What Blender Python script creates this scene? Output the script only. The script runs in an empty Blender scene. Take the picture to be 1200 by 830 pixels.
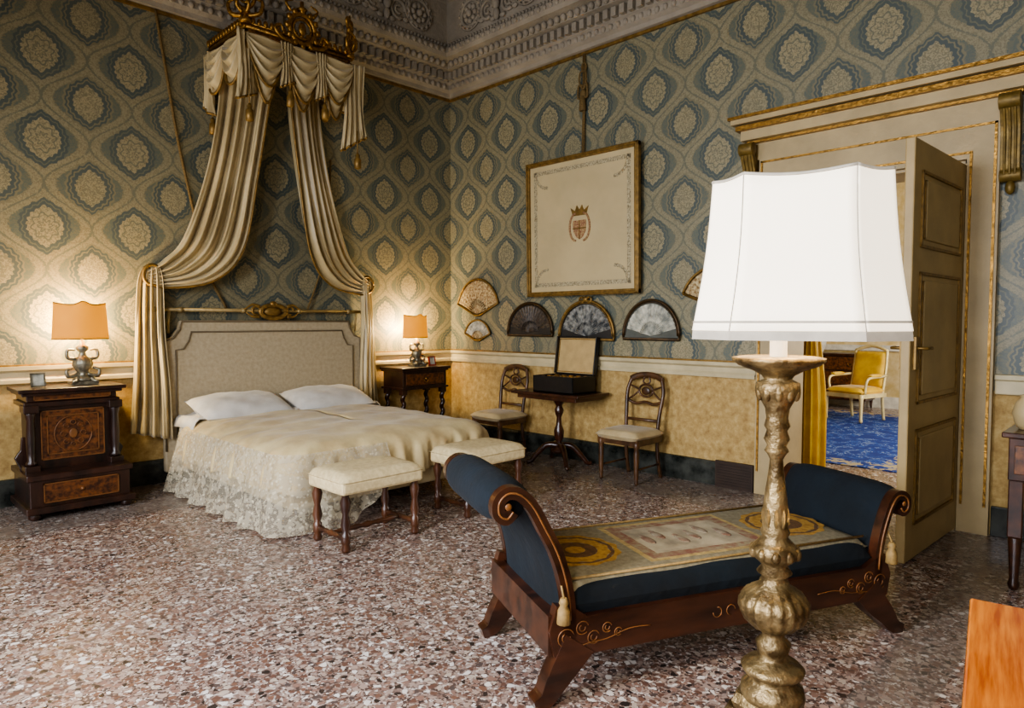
import bpy, math, random
from mathutils import Vector, Matrix
random.seed(7)
pi=math.pi
# ---------------------------------------------------------------- utils
def hexc(h,a=1.0):
    h=h.lstrip('#'); c=[int(h[i:i+2],16)/255 for i in (0,2,4)]
    c=[(x/12.92 if x<=0.04045 else ((x+0.055)/1.055)**2.4) for x in c]
    return (c[0],c[1],c[2],a)
def newmat(name):
    m=bpy.data.materials.new(name); m.use_nodes=True
    nt=m.node_tree; return m,nt,nt.nodes['Principled BSDF']
class S:
    def __init__(s,nt,k): s.nt=nt; s.k=k
    def op(s,o,b=None,c=None):
        n=s.nt.nodes.new('ShaderNodeMath'); n.operation=o
        for i,q in enumerate((s,b,c)):
            if q is None: continue
            if isinstance(q,S): s.nt.links.new(q.k,n.inputs[i])
            else: n.inputs[i].default_value=q
        return S(s.nt,n.outputs[0])
    def __add__(s,b): return s.op('ADD',b)
    def __sub__(s,b): return s.op('SUBTRACT',b)
    def __mul__(s,b): return s.op('MULTIPLY',b)
    def __truediv__(s,b): return s.op('DIVIDE',b)
    def lt(s,b): return s.op('LESS_THAN',b)
    def gt(s,b): return s.op('GREATER_THAN',b)
    def mn(s,b): return s.op('MINIMUM',b)
    def mx(s,b): return s.op('MAXIMUM',b)
    def fr(s): return s.op('FRACT')
    def ab(s): return s.op('ABSOLUTE')
    def sin(s): return s.op('SINE')
    def cos(s): return s.op('COSINE')
    def sqrt(s): return s.op('SQRT')
def pos(nt):
    g=nt.nodes.new('ShaderNodeNewGeometry'); return g.outputs['Position']
def objco(nt):
    g=nt.nodes.new('ShaderNodeTexCoord'); return g.outputs['Object']
def xyz(nt,v):
    n=nt.nodes.new('ShaderNodeSeparateXYZ'); nt.links.new(v,n.inputs[0])
    return [S(nt,n.outputs[i]) for i in range(3)]
def noise(nt,v,sc,det=3,rough=.55,dist=0):
    n=nt.nodes.new('ShaderNodeTexNoise'); n.inputs['Scale'].default_value=sc
    n.inputs['Detail'].default_value=det; n.inputs['Roughness'].default_value=rough; n.inputs['Distortion'].default_value=dist
    nt.links.new(v,n.inputs['Vector']); return S(nt,n.outputs[0])
def mapping(nt,v,scale):
    n=nt.nodes.new('ShaderNodeMapping'); n.inputs['Scale'].default_value=scale
    nt.links.new(v,n.inputs['Vector']); return n.outputs[0]
def voro(nt,v,sc,feat='F1',out=None):
    n=nt.nodes.new('ShaderNodeTexVoronoi'); n.feature=feat; n.inputs['Scale'].default_value=sc
    nt.links.new(v,n.inputs['Vector'])
    return n.outputs[out or 'Distance']
def mixc(nt,f,a,b):
    n=nt.nodes.new('ShaderNodeMix'); n.data_type='RGBA'
    if isinstance(f,S): nt.links.new(f.k,n.inputs[0])
    else: n.inputs[0].default_value=f
    for i,q in ((6,a),(7,b)):
        if isinstance(q,tuple): n.inputs[i].default_value=q
        else: nt.links.new(q,n.inputs[i])
    return n.outputs[2]
def ramp(nt,f,stops,interp='LINEAR'):
    n=nt.nodes.new('ShaderNodeValToRGB'); r=n.color_ramp; r.interpolation=interp
    while len(r.elements)<len(stops): r.elements.new(0.5)
    for e,(p,c) in zip(r.elements,stops): e.position=p; e.color=c
    nt.links.new(f.k if isinstance(f,S) else f,n.inputs[0]); return n.outputs[0]
def bump(nt,bs,h,st,dist=.01):
    n=nt.nodes.new('ShaderNodeBump'); n.inputs['Strength'].default_value=st; n.inputs['Distance'].default_value=dist
    nt.links.new(h.k if isinstance(h,S) else h,n.inputs['Height']); nt.links.new(n.outputs[0],bs.inputs['Normal'])
def simple(name,hx,rough=.6,metal=0,var=.2,ns=6,bp=0,bs=40,sheen=0,coat=0,stretch=None,hx2=None,emis=None,bd=.01):
    m,nt,b=newmat(name); v=objco(nt)
    if stretch: v=mapping(nt,v,stretch)
    c=hexc(hx)
    if hx2: lo,hi=c,hexc(hx2)
    else: lo=tuple(x*(1-var) for x in c[:3])+(1,); hi=tuple(min(1,x*(1+var)) for x in c[:3])+(1,)
    f=noise(nt,v,ns,4)
    col=ramp(nt,f,[(.35,lo),(.65,hi)])
    nt.links.new(col,b.inputs['Base Color'])
    b.inputs['Roughness'].default_value=rough; b.inputs['Metallic'].default_value=metal
    if sheen: b.inputs['Sheen Weight'].default_value=sheen; b.inputs['Sheen Roughness'].default_value=.4
    if coat: b.inputs['Coat Weight'].default_value=coat; b.inputs['Coat Roughness'].default_value=.15
    if bp: bump(nt,b,noise(nt,v,bs,3),bp,bd)
    if emis:
        b.inputs['Emission Color'].default_value=hexc(emis[0]); b.inputs['Emission Strength'].default_value=emis[1]
    return m
def empty(name,loc=(0,0,0),rz=0,sc=1):
    e=bpy.data.objects.new(name,None); bpy.context.scene.collection.objects.link(e)
    e.location=loc; e.rotation_euler=(0,0,math.radians(rz)); e.scale=(sc,)*3; e.empty_display_size=.1
    return e
def cat(path,n=6):
    P=[Vector(p) for p in path]; out=[]
    for i in range(len(P)-1):
        p0=P[max(i-1,0)];p1=P[i];p2=P[i+1];p3=P[min(i+2,len(P)-1)]
        for k in range(n):
            t=k/n
            out.append(.5*((2*p1)+(p2-p0)*t+(2*p0-5*p1+4*p2-p3)*t*t+(3*p1-p0-3*p2+p3)*t**3))
    out.append(P[-1]); return out
class B:
    def __init__(s): s.v=[];s.f=[];s.sm=[];s.M=Matrix.Identity(4)
    def add(s,vs,fs,smooth=False):
        o=len(s.v); s.v+=[tuple(s.M@Vector(v)) for v in vs]
        s.f+=[tuple(i+o for i in f) for f in fs]; s.sm+=[smooth]*len(fs); return s
    def at(s,x=0,y=0,z=0,rx=0,ry=0,rz=0,sc=1):
        if not isinstance(sc,(tuple,list)): sc=(sc,)*3
        s.M=Matrix.Translation((x,y,z))@Matrix.Rotation(math.radians(rz),4,'Z')@Matrix.Rotation(math.radians(ry),4,'Y')@Matrix.Rotation(math.radians(rx),4,'X')@Matrix.Diagonal((*sc,1)); return s
    def box(s,x0,y0,z0,x1,y1,z1):
        if x0>x1:x0,x1=x1,x0
        if y0>y1:y0,y1=y1,y0
        if z0>z1:z0,z1=z1,z0
        return s.add([(x0,y0,z0),(x1,y0,z0),(x1,y1,z0),(x0,y1,z0),(x0,y0,z1),(x1,y0,z1),(x1,y1,z1),(x0,y1,z1)],
          [(3,2,1,0),(4,5,6,7),(0,1,5,4),(1,2,6,5),(2,3,7,6),(3,0,4,7)])
    def lathe(s,prof,cx=0,cy=0,seg=24,flute=None,sq=None):
        vs=[];fs=[]
        for (r,z) in prof:
            for k in range(seg):
                a=2*pi*k/seg; rr=r
                if flute and flute[2]<=z<=flute[3]: rr=r*(1+flute[1]*math.cos(flute[0]*a))
                vs.append((cx+rr*math.cos(a),cy+rr*math.sin(a),z))
        n=len(prof)
        for i in range(n-1):
            for k in range(seg):
                k2=(k+1)%seg; fs.append((i*seg+k,i*seg+k2,(i+1)*seg+k2,(i+1)*seg+k))
        fs.append(tuple(range(seg-1,-1,-1))); fs.append(tuple((n-1)*seg+k for k in range(seg)))
        up=prof[-1][1]>=prof[0][1]
        if not up: fs=[tuple(reversed(f)) for f in fs]
        s.add(vs,fs,True); s.sm[-1]=False; s.sm[-2]=False; return s
    def twist(s,cx,cy,z0,z1,r,turns=3,seg=14):
        n=int(turns*10); vs=[];fs=[]
        for i in range(n+1):
            z=z0+(z1-z0)*i/n
            for k in range(seg):
                a=2*pi*k/seg; rr=r*(.78+.28*math.cos(a-2*pi*turns*i/n))
                vs.append((cx+rr*math.cos(a),cy+rr*math.sin(a),z))
        for i in range(n):
            for k in range(seg):
                k2=(k+1)%seg; fs.append((i*seg+k,i*seg+k2,(i+1)*seg+k2,(i+1)*seg+k))
        return s.add(vs,fs,True)
    def sweep(s,path,r,seg=8,flat=1.0):
        P=[Vector(p) for p in path]; n=len(P)
        R=r if isinstance(r,(list,tuple)) else [r]*n
        if len(R)!=n: R=[R[0]+(R[-1]-R[0])*i/(n-1) for i in range(n)] if len(R)==2 else [R[min(len(R)-1,int(i*len(R)/n))] for i in range(n)]
        T=[(P[min(i+1,n-1)]-P[max(i-1,0)]).normalized() for i in range(n)]
        up=Vector((0,0,1)) if abs(T[0].z)<.9 else Vector((1,0,0))
        N=(up-T[0]*up.dot(T[0])).normalized(); vs=[];fs=[]
        for i in range(n):
            N=(N-T[i]*N.dot(T[i])).normalized(); Bn=T[i].cross(N)
            for k in range(seg):
                a=2*pi*k/seg; vs.append(tuple(P[i]+(N*math.cos(a)+Bn*math.sin(a)*flat)*R[i]))
        for i in range(n-1):
            for k in range(seg):
                k2=(k+1)%seg; fs.append((i*seg+k,i*seg+k2,(i+1)*seg+k2,(i+1)*seg+k))
        fs.append(tuple(range(seg-1,-1,-1))); fs.append(tuple((n-1)*seg+k for k in range(seg)))
        return s.add(vs,fs,True)
    def ribbon(s,path,th,y0,y1):
        P=[Vector((p[0],p[1])) for p in path]; n=len(P); vs=[];fs=[]
        TH=th if isinstance(th,list) else [th]*n
        if len(TH)!=n: TH=[TH[0]+(TH[-1]-TH[0])*i/(n-1) for i in range(n)]
        for i in range(n):
            t=(P[min(i+1,n-1)]-P[max(i-1,0)]).normalized(); nn=Vector((-t.y,t.x))*TH[i]/2
            a=P[i]+nn;b=P[i]-nn
            vs+=[(a.x,y0,a.y),(a.x,y1,a.y),(b.x,y1,b.y),(b.x,y0,b.y)]
        for i in range(n-1):
            for k in range(4):
                k2=(k+1)%4; fs.append((i*4+k,i*4+k2,i*4+4+k2,i*4+4+k))
        fs.append((3,2,1,0)); o=(n-1)*4; fs.append((o,o+1,o+2,o+3))
        return s.add(vs,fs,False)
    def prism(s,pts,ax,h0,h1):
        n=len(pts)
        def mk(p,h): return {'x':(h,p[0],p[1]),'y':(p[0],h,p[1]),'z':(p[0],p[1],h)}[ax]
        vs=[mk(p,h0) for p in pts]+[mk(p,h1) for p in pts]
        fs=[tuple(range(n-1,-1,-1)),tuple(range(n,2*n))]+[(i,(i+1)%n,n+(i+1)%n,n+i) for i in range(n)]
        return s.add(vs,fs,False)
    def sph(s,c,r,seg=12,ring=8):
        if not isinstance(r,(tuple,list)): r=(r,r,r)
        vs=[];fs=[]
        for i in range(ring+1):
            p=pi*i/ring
            for k in range(seg):
                a=2*pi*k/seg; vs.append((c[0]+r[0]*math.sin(p)*math.cos(a),c[1]+r[1]*math.sin(p)*math.sin(a),c[2]-r[2]*math.cos(p)))
        for i in range(ring):
            for k in range(seg):
                k2=(k+1)%seg; fs.append((i*seg+k,i*seg+k2,(i+1)*seg+k2,(i+1)*seg+k))
        return s.add(vs,fs,True)
    def torus(s,c,R,r,ax='y',a0=0,a1=2*pi,n=24,seg=8,sx=1,sz=1):
        pts=[]
        for i in range(n+1):
            a=a0+(a1-a0)*i/n; u=R*sx*math.cos(a); w=R*sz*math.sin(a)
            pts.append({'y':(c[0]+u,c[1],c[2]+w),'x':(c[0],c[1]+u,c[2]+w),'z':(c[0]+u,c[1]+w,c[2])}[ax])
        return s.sweep(pts,r,seg)
    def sheet(s,fn,nu,nv,smooth=True):
        vs=[tuple(fn(i/nu,j/nv)) for j in range(nv+1) for i in range(nu+1)]
        fs=[(j*(nu+1)+i,j*(nu+1)+i+1,(j+1)*(nu+1)+i+1,(j+1)*(nu+1)+i) for j in range(nv) for i in range(nu)]
        return s.add(vs,fs,smooth)
    def pillow(s,c,sz,rx=0,rz=0,pw=3,seg=20,wr=0):
        M0=s.M.copy()
        s.M=M0@Matrix.Translation(c)@Matrix.Rotation(math.radians(rz),4,'Z')@Matrix.Rotation(math.radians(rx),4,'X')
        for sg in (1,-1):
            def fn(u,v):
                a=u*2-1;b=v*2-1
                h=(max(0,1-abs(a)**pw)*max(0,1-abs(b)**pw))**.5
                k=1-.06*(abs(a)**2)*(1-abs(b)**2); k2=1-.06*(abs(b)**2)*(1-abs(a)**2)
                w=wr*(math.sin(a*7+b*5)+.6*math.sin(a*13-b*9+1))*h
                return (a*sz[0]/2*k2,b*sz[1]/2*k*sg,sg*h*sz[2]/2+w)
            s.sheet(fn,seg,seg)
        s.M=M0; return s
    def obj(s,name,mat,parent=None,bevel=0,solid=0,sub=0):
        me=bpy.data.meshes.new(name); me.from_pydata(s.v,[],s.f)
        me.polygons.foreach_set('use_smooth',s.sm); me.update()
        o=bpy.data.objects.new(name,me); bpy.context.scene.collection.objects.link(o)
        me.materials.append(mat)
        if solid: m=o.modifiers.new('s','SOLIDIFY'); m.thickness=solid; m.offset=0
        if bevel: m=o.modifiers.new('b','BEVEL'); m.width=bevel; m.segments=2; m.limit_method='ANGLE'; m.angle_limit=math.radians(50)
        if sub: m=o.modifiers.new('ss','SUBSURF'); m.levels=sub; m.render_levels=sub
        if parent: o.parent=parent
        return o
# ---------------------------------------------------------------- materials
GOLD=simple('gilt','947036',.36,.85,.4,30,.4,60)
GOLDP=simple('gilt_paint','846836',.45,.5,.3,20)
SILV=simple('aged_gilt_wood','4A3A22',.38,.65,.4,16,.6,50,hx2='97825A')
LSILV=simple('silver_leaf','8E8874',.35,.7,.4,25,.4,60)
CREAMW=simple('painted_cream','AE9A70',.5,0,.12,3,.15,30)
TRIMW=simple('chair_rail_stone','C2B48E',.5,0,.12,5,.1,30)
PLASTW=simple('stucco_white','938A7A',.8,0,.14,3,.5,22,bd=.02)
MARB=simple('green_marble','191D1A',.25,0,.4,7,hx2='454741')
DWOOD=simple('dark_walnut','170D09',.35,0,.4,9,.1,60,coat=.3,stretch=(1,1,.25),hx2='3A2014')
LWOOD=simple('turned_walnut','2E180E',.35,0,.4,9,.1,60,coat=.3,stretch=(1,1,.25),hx2='5A361F')
MWOOD=simple('mahogany','241209',.28,0,.4,8,coat=.4,stretch=(.3,1.5,1.5),hx2='492817')
CHWOOD=simple('chair_walnut','34200F',.4,0,.3,9,coat=.2,hx2='5E4026')
INLAY=simple('marquetry','32190D',.35,0,.3,30,coat=.3,hx2='74451F')
INL2=simple('inlay_boxwood','744B26',.4,0,.2,20)
OWOOD=simple('honey_wood','9C4A16',.22,0,.2,6,coat=.6,stretch=(.6,9,6),hx2='D2812C')
VELV=simple('blue_velvet','020A10',.95,0,.3,4,.35,9,hx2='06151E',bd=.03)
CREAMF=simple('cream_silk','B09C74',.45,0,.12,6,.15,50,sheen=.2,hx2='C8B68C')
DRAPE=simple('drape_satin','A29068',.4,0,.1,2,.1,20,sheen=.2,hx2='C2B188')
HEADF=simple('headboard_damask','AA9B7E',.6,0,.12,30,.1,60,hx2='B8AA8C')
PIPING=simple('piping','6A5D46',.6)
COVER=simple('tulle_coverlet','B9A274',.75,0,.12,5,.5,12,sheen=.2,hx2='D0BE8E')
LINEN=simple('white_linen','C4BFB4',.8,0,.08,5,.4,8,sheen=.2,hx2='DAD6CC')
BENCHF=simple('ivory_damask','C4B085',.6,0,.2,30,.15,50,hx2='DAC99C')
TAPE=simple('tapestry_field','716A54',.9,0,.15,40,.3,80,hx2='878068')
TGOLD=simple('tapestry_gold','8E6A28',.9,0,.3,40,hx2='B08C40')
TRED=simple('tapestry_floral','7A5A48',.9,0,.3,16,hx2='9C9480')
TCREAM=simple('tapestry_cream','A08C5A',.9,0,.3,30)
BLACK=simple('black_leather','14110F',.4,0,.3,20)
BRONZ=simple('bronze_frame','4A3820',.45,.5,.3,20)
PAPER=simple('ivory_silk_panel','BCAA80',.7,0,.06,3,.1,80)
PAPER2=simple('ornament_border','776B4E',.7,0,.4,60,hx2='BFB28E')
CREST=simple('crest_red','7E4232',.7,0,.4,60,hx2='B09868')
FANL=simple('fan_leaf_painted','7A5A30',.7,0,.4,40,hx2='C8B68A')
FAND=simple('fan_leaf_dark','2A2520',.5,0,.4,40,hx2='5E5244')
FANW=simple('fan_leaf_white','7A7C72',.7,0,.3,14,hx2='CFCBB6')
FANB=simple('fan_leaf_blue','2A2E30',.7,0,.4,20,hx2='96948A')
VELBK=simple('case_backing','2A2722',.6)
YELL=simple('yellow_silk','C79A22',.55,0,.15,6,sheen=.3,hx2='E0B93C')
WHITEP=simple('white_paint','D8D3C4',.5)
ROPE=simple('cord','6B562F',.8,0,.3,80,.5,90)
IRON=simple('iron','1B1816',.5,.5)
SHADE=simple('shade_linen','EFE6D2',.8,0,.03,5,emis=('FFEED2',1.5))
SHTRIM=simple('shade_trim','A79F90',.8,0,.1,20,emis=('C8BCA6',.25))
OSHADE=simple('amber_shade','C0842C',.7,0,.1,6,emis=('E89018',.95))
CANDLE=simple('candle_tube','F0EBDD',.6,emis=('FFF0D8',.8))

# wall material : ogee damask above, mottled marmorino below
m,nt,b=newmat('damask_wall'); WALL=m
P=pos(nt); X,Y,Z=xyz(nt,P); s_=X+Y
pp=.68;q=.72
uu=s_/pp+50.0; vv=Z/q+10.3
ax=(uu.fr()-.5)*pp; az=(vv.fr()-.5)*q
bx=((uu+.5).fr()-.5)*pp; bz=((vv+.5).fr()-.5)*q
og=ax.ab()-((az*(2*pi/q)).cos()+1.0)*(pp/4)
k=og.gt(0)
lx=ax+(bx-ax)*k; lz=az+(bz-az)*k
r=(lx*lx+lz*lz*.80).sqrt(); ang=lx.op('ARCTAN2',lz)
n1=noise(nt,P,60,3,.6,1.2); n2=noise(nt,P,30,3,.6,2.5); n0=noise(nt,P,2.0,2)
tip=(((lx.ab()*-1.0)/.08+1.0).mx(0.0))
rp_=r-tip*tip*.030
wv=rp_+(ang*18.0).sin()*.006+(n1-.5)*.022
pet=r+(ang*8.0).sin()*.012+(n1-.5)*.014
fld=hexc('7A745A'); lite=hexc('8F876A'); crm=hexc('9C9170'); blu=hexc('5A6259'); dbl=hexc('475250'); mid=hexc('696957')
bd=og.ab()+(n2-.5)*.06
col=mixc(nt,n2.gt(.50),mid,blu)
col=mixc(nt,bd.lt(.088),col,fld)
col=mixc(nt,bd.lt(.080)*n1.gt(.48),col,lite)
col=mixc(nt,bd.lt(.010),col,mid)
A=mixc(nt,wv.lt(.185),col,dbl)
A=mixc(nt,(wv.lt(.166)*wv.gt(.156)),A,mid)
A=mixc(nt,wv.lt(.130),A,crm)
A=mixc(nt,wv.lt(.130)*n1.gt(.52),A,fld)
A=mixc(nt,(pet.lt(.096)*pet.gt(.084)),A,mid)
A=mixc(nt,(pet.lt(.045)*pet.gt(.034)),A,mid)
C_=mixc(nt,wv.lt(.190),col,fld)
C_=mixc(nt,wv.lt(.174),C_,dbl)
C_=mixc(nt,(wv.lt(.158)*wv.gt(.146)),C_,fld)
C_=mixc(nt,wv.lt(.116),C_,crm)
C_=mixc(nt,wv.lt(.116)*n2.gt(.49),C_,fld)
col=mixc(nt,k,A,C_)
pl=ramp(nt,noise(nt,P,14,5,.7),[(.3,hexc('8E7040')),(.5,hexc('AD9058')),(.7,hexc('C4AA72'))])
low=Z.lt(1.02)
hue=mixc(nt,(n0-.2)*.5,col,hexc('6B6A58'))
col2n=mixc(nt,low,hue,pl)
nt.links.new(col2n,b.inputs['Base Color'])
rg=(n1*.25+.36)+low*.3
nt.links.new(rg.k,b.inputs['Roughness'])
b.inputs['Sheen Weight'].default_value=.05
bump(nt,b,noise(nt,P,120,2),.12,.003)
PLAIN=simple('wall_plain','968A6E',.8,0,.1,2)
NEXTW=simple('next_room_damask','C7AE74',.6,0,.2,7,hx2='DCC89A')
# terrazzo
m,nt,b=newmat('terrazzo'); TERR=m; P=pos(nt)
fl=mapping(nt,P,(1,1,0)); X,Y,Z=xyz(nt,P)
c1=voro(nt,fl,33,'F1','Color'); s1=xyz(nt,c1)[0]
stone=ramp(nt,s1,[(0,hexc('221C1B')),(.11,hexc('65483C')),(.28,hexc('8A6C5F')),(.44,hexc('A59184')),(.6,hexc('755444')),(.70,hexc('B6A898')),(.82,hexc('4E4441')),(.89,hexc('E0D9D0'))],'CONSTANT')
c2=voro(nt,fl,95,'F1','Color'); s2=xyz(nt,c2)[1]
small=ramp(nt,s2,[(0,hexc('50403A')),(.3,hexc('816C62')),(.6,hexc('9E8B80')),(.85,hexc('C8BFB6'))],'CONSTANT')
ed=S(nt,voro(nt,fl,33,'DISTANCE_TO_EDGE'))+(noise(nt,fl,80)-.5)*.16
big=mixc(nt,ed.gt(.13),small,stone)
border=(Y.gt(-1.05)*X.lt(-.0)).mx(X.gt(-.75)*X.lt(0)).mx(Y.lt(-5.86)*Y.gt(-6.12))
big=mixc(nt,border*.45,big,hexc('6A675F'))
col=mixc(nt,noise(nt,fl,.9,2)*.3,big,hexc('7A6A60'))
nt.links.new(col,b.inputs['Base Color']); 
rr=(noise(nt,fl,3,3)*.2+.17); nt.links.new(rr.k,b.inputs['Roughness'])
# lace
m,nt,b=newmat('lace'); LACE=m; v=objco(nt)
b.inputs['Base Color'].default_value=hexc('C8BEA4'); b.inputs['Roughness'].default_value=.8
al=(S(nt,voro(nt,v,30)).lt(.30)*.3)+(noise(nt,v,22,3).gt(.5)*.25)+.30
nt.links.new(al.mn(1.0).k,b.inputs['Alpha'])
# rug
m,nt,b=newmat('blue_rug'); RUG=m; v=objco(nt)
f=noise(nt,v,4,4,.6,2); col=ramp(nt,f,[(.46,hexc('0F2E78')),(.5,hexc('1C4690')),(.57,hexc('8FA0B4')),(.59,hexc('163680'))],'CONSTANT')
X,Y,Z=xyz(nt,v)
edge=((X-4.0).ab().gt(2.0)).mx((Y+3.6).ab().gt(1.0))
col=mixc(nt,edge*noise(nt,v,9,2).gt(.5),col,hexc('A99A78'))
nt.links.new(col,b.inputs['Base Color']); b.inputs['Roughness'].default_value=.95

# ---------------------------------------------------------------- room shell
XL=-7.6; YF=-8.6; H=5.75
o=B().box(XL-.2,YF-.2,-.2,7.6,.6,0).obj('floor',TERR)
B().box(XL-.2,0,0,.4,.25,H+.1).obj('wall_back',WALL)
w=B(); w.box(0,-4.37,0,.4,0,H+.1).box(0,YF,0,.4,-5.67,H+.1).box(0,-5.67,2.65,.4,-4.37,H+.1); w.obj('wall_right',WALL)
w=B()
ws=[(-7.6,-6.4),(-4.9,-3.7),(-2.3,-1.1)]
w.box(XL-.3,YF,0,XL,0,.5).box(XL-.3,YF,3.6,XL,0,H)
prev=YF
for a,c in ws: w.box(XL-.3,prev,.5,XL,a,3.6); prev=c
w.box(XL-.3,prev,.5,XL,0,3.6); w.obj('wall_left',PLAIN)
for i,(a,c) in enumerate(ws):
    p=empty('window_%d'%(i+1),(XL-.15,(a+c)/2,.5)); h=(c-a)/2
    f=B(); f.box(-.04,-h,0,.04,-h+.07,3.1).box(-.04,h-.07,0,.04,h,3.1).box(-.04,-h,0,.04,h,.08).box(-.04,-h,3.02,.04,h,3.1).box(-.03,-.03,0,.03,.03,3.1).box(-.02,-h,1.0,.02,h,1.04).box(-.02,-h,2.05,.02,h,2.09)
    f.obj('frame',WHITEP,p)
B().box(XL-.3,YF-.25,0,.4,YF,H).obj('wall_front',PLAIN)
B().box(XL-.3,YF-.2,H,.4,.25,H+.2).obj('ceiling',PLASTW)
def corner(prof,x0,y1,name,mat,parent=None):
    b=B(); n=len(prof); vs=[]
    for o,z in prof: vs+=[(x0,-o,z),(-o,-o,z),(-o,y1,z)]
    fs=[]
    for i in range(n-1):
        for k in range(2): fs.append((i*3+k,i*3+k+1,i*3+k+4,i*3+k+3))
    b.add(vs,fs); return b.obj(name,mat,parent)
corner([(0,4.33),(.025,4.33),(.025,4.36),(0,4.36)],XL,YF,'trim_1',GOLDP)
cor=[(0,4.36),(.05,4.37),(.06,4.41),(.10,4.44),(.10,4.50),(.13,4.52),(.13,4.62),(.22,4.64),(.24,4.70),(.34,4.72),(.36,4.76),(.36,4.82),(.30,4.84),(.30,4.88),(.32,5.36),(.36,5.38),(.40,5.42),(.52,5.45),(.52,5.52),(.60,5.55),(.64,5.60),(.64,5.66),(.8,5.70),(.9,5.76)]
corner(cor,XL,YF,'trim_2',PLASTW)
corner([(0,1.0),(.035,1.0),(.04,1.03),(.025,1.05),(.03,1.09),(.06,1.11),(.065,1.14),(.0,1.14)],XL,-4.14,'trim_3',TRIMW)
corner([(0,1.14),(.03,1.14),(.03,1.155),(0,1.155)],XL,-4.14,'trim_4',GOLDP)
b=B().box(-.04,YF,1.0,0,-5.87,1.10).box(-.065,YF,1.10,0,-5.87,1.14); b.obj('trim_5',TRIMW,bevel=.008)
corner([(0.035,0),(.035,.19),(.02,.215),(0,.22)],XL,-4.14,'baseboard_back',MARB)
B().box(-.035,YF,0,0,-5.87,.21).obj('baseboard_right',MARB,bevel=.006)
rel=B()
def along(t,wall,o,z):
    if wall==0: rel.M=Matrix.Translation((-t,-o,z))
    else: rel.M=Matrix.Translation((-o,-t,z))@Matrix.Rotation(-pi/2,4,'Z')
for wall,L in ((0,6.2),(1,6.6)):
    t=.2
    while t<L: along(t,wall,.13,4.57); rel.box(-.028,-.055,-.045,.028,.0,.045); t+=.1
    t=.18
    while t<L: along(t,wall,.10,4.47); rel.sph((0,0,0),(.03,.03,.035),6,4); t+=.09
    t=.32
    while t<L: along(t,wall,.23,4.675); rel.sph((0,-.02,0),(.035,.04,.04),6,4); t+=.09
    t=.42
    while t<L: along(t,wall,.36,4.79); rel.sph((0,0,0),(.03,.025,.03),6,4); t+=.085
    t=.35
    while t<L: along(t,wall,.31,4.87); rel.sph((0,-.005,0),(.018,.02,.02),5,4); t+=.05
    t=.45
    while t<L: along(t,wall,.40,5.40); rel.sph((0,-.0,0),(.03,.03,.035),6,4); t+=.08
    t=.7
    while t<L: along(t,wall,.52,5.485); rel.box(-.03,-.04,-.03,.03,0,.03); t+=.11
    t=.75;i=0
    while t<L:
        along(t,wall,.31,5.12)
        if i%2==0:
            rel.torus((0,-.015,0),.15,.022,n=20,seg=6); rel.torus((0,-.015,0),.19,.012,n=20,seg=5); rel.sph((0,-.03,0),(.04,.04,.04),8,6)
            for k in range(8):
                a=k*pi/4; rel.sph((.085*math.cos(a),-.015,.085*math.sin(a)),(.035,.03,.035),6,4)
            for k in range(14):
                a=k*2*pi/14; rel.sph((.17*math.cos(a),-.025,.17*math.sin(a)),(.022,.025,.022),5,4)
        else:
            for sg in (-1,1):
                rel.torus((sg*.17,-.01,-.05),.10,.022,a0=0,a1=5.2,n=16,seg=6); rel.torus((sg*.17,-.01,-.05),.045,.018,a0=1,a1=5.5,n=10,seg=5)
                for k in range(5):
                    rel.sweep([(sg*(.05+.045*k),-.02,.03+.02*k),(sg*(.09+.05*k),-.045,.16-.012*k)],[.022,.012],5)
                rel.sweep(cat([(sg*.03,-.02,.0),(sg*.10,-.03,.12),(sg*.2,-.02,.14),(sg*.27,-.01,.07)],4),[.035,.012],6)
                rel.sph((sg*.29,-.015,.13),(.035,.03,.03),6,4); rel.sph((sg*.27,-.015,-.14),(.05,.025,.03),6,4); rel.sph((sg*.08,-.015,-.18),(.05,.025,.03),6,4)
            rel.sph((0,-.04,.0),(.05,.05,.11),8,6); rel.sph((0,-.05,.14),(.04,.04,.045),8,6); rel.sph((0,-.03,-.15),(.04,.04,.07),8,6)
            rel.sweep(cat([(-.3,-.01,.18),(-.15,-.02,.1),(0,-.02,.2),(.15,-.02,.1),(.3,-.01,.18)],4),.012,5)
        t+=.46;i+=1
rel.M=Matrix.Identity(4)
rel.obj('trim_6',PLASTW)
B().box(XL,-1.35,5.66,-1.2,-1.2,5.76).box(-1.35,YF,5.66,-1.2,-1.2,5.76).obj('trim_7',PLASTW,bevel=.03)

# ---------------------------------------------------------------- door surround
d=empty('door_1',(0,-5.02,0))
f=B()
for y0,y1 in ((.86,.65),(-.65,-.84)): f.box(-.06,y0,.0,.02,y1,2.65)
f.box(-.06,-.84,2.65,.02,.86,2.9)
f.box(-.05,-.93,2.9,.0,.95,3.06)
f.box(0,.65,0,.4,.63,2.65).box(0,-.65,0,.4,-.63,2.65).box(0,-.65,2.63,.4,.65,2.65)
f.box(.39,.65,0,.45,.85,2.65).box(.39,-.65,0,.45,-.85,2.65).box(.39,-.85,2.65,.45,.85,2.9)
f.prism([(-.99,3.06),(.99,3.06),(.99,3.14),(-.99,3.14)],'x',-.15,0)
f.prism([(-1.05,3.19),(1.05,3.19),(1.05,3.23),(-1.05,3.23)],'x',-.22,0)
f.obj('architrave',CREAMW,d)
f=B()
f.prism([(-.96,3.04),(.96,3.04),(.96,3.06),(-.96,3.06)],'x',-.09,0)
f.prism([(-1.02,3.14),(1.02,3.14),(1.02,3.18),(-1.02,3.18)],'x',-.19,0)
f.prism([(-1.07,3.23),(1.07,3.23),(1.07,3.255),(-1.07,3.255)],'x',-.24,0)
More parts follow.
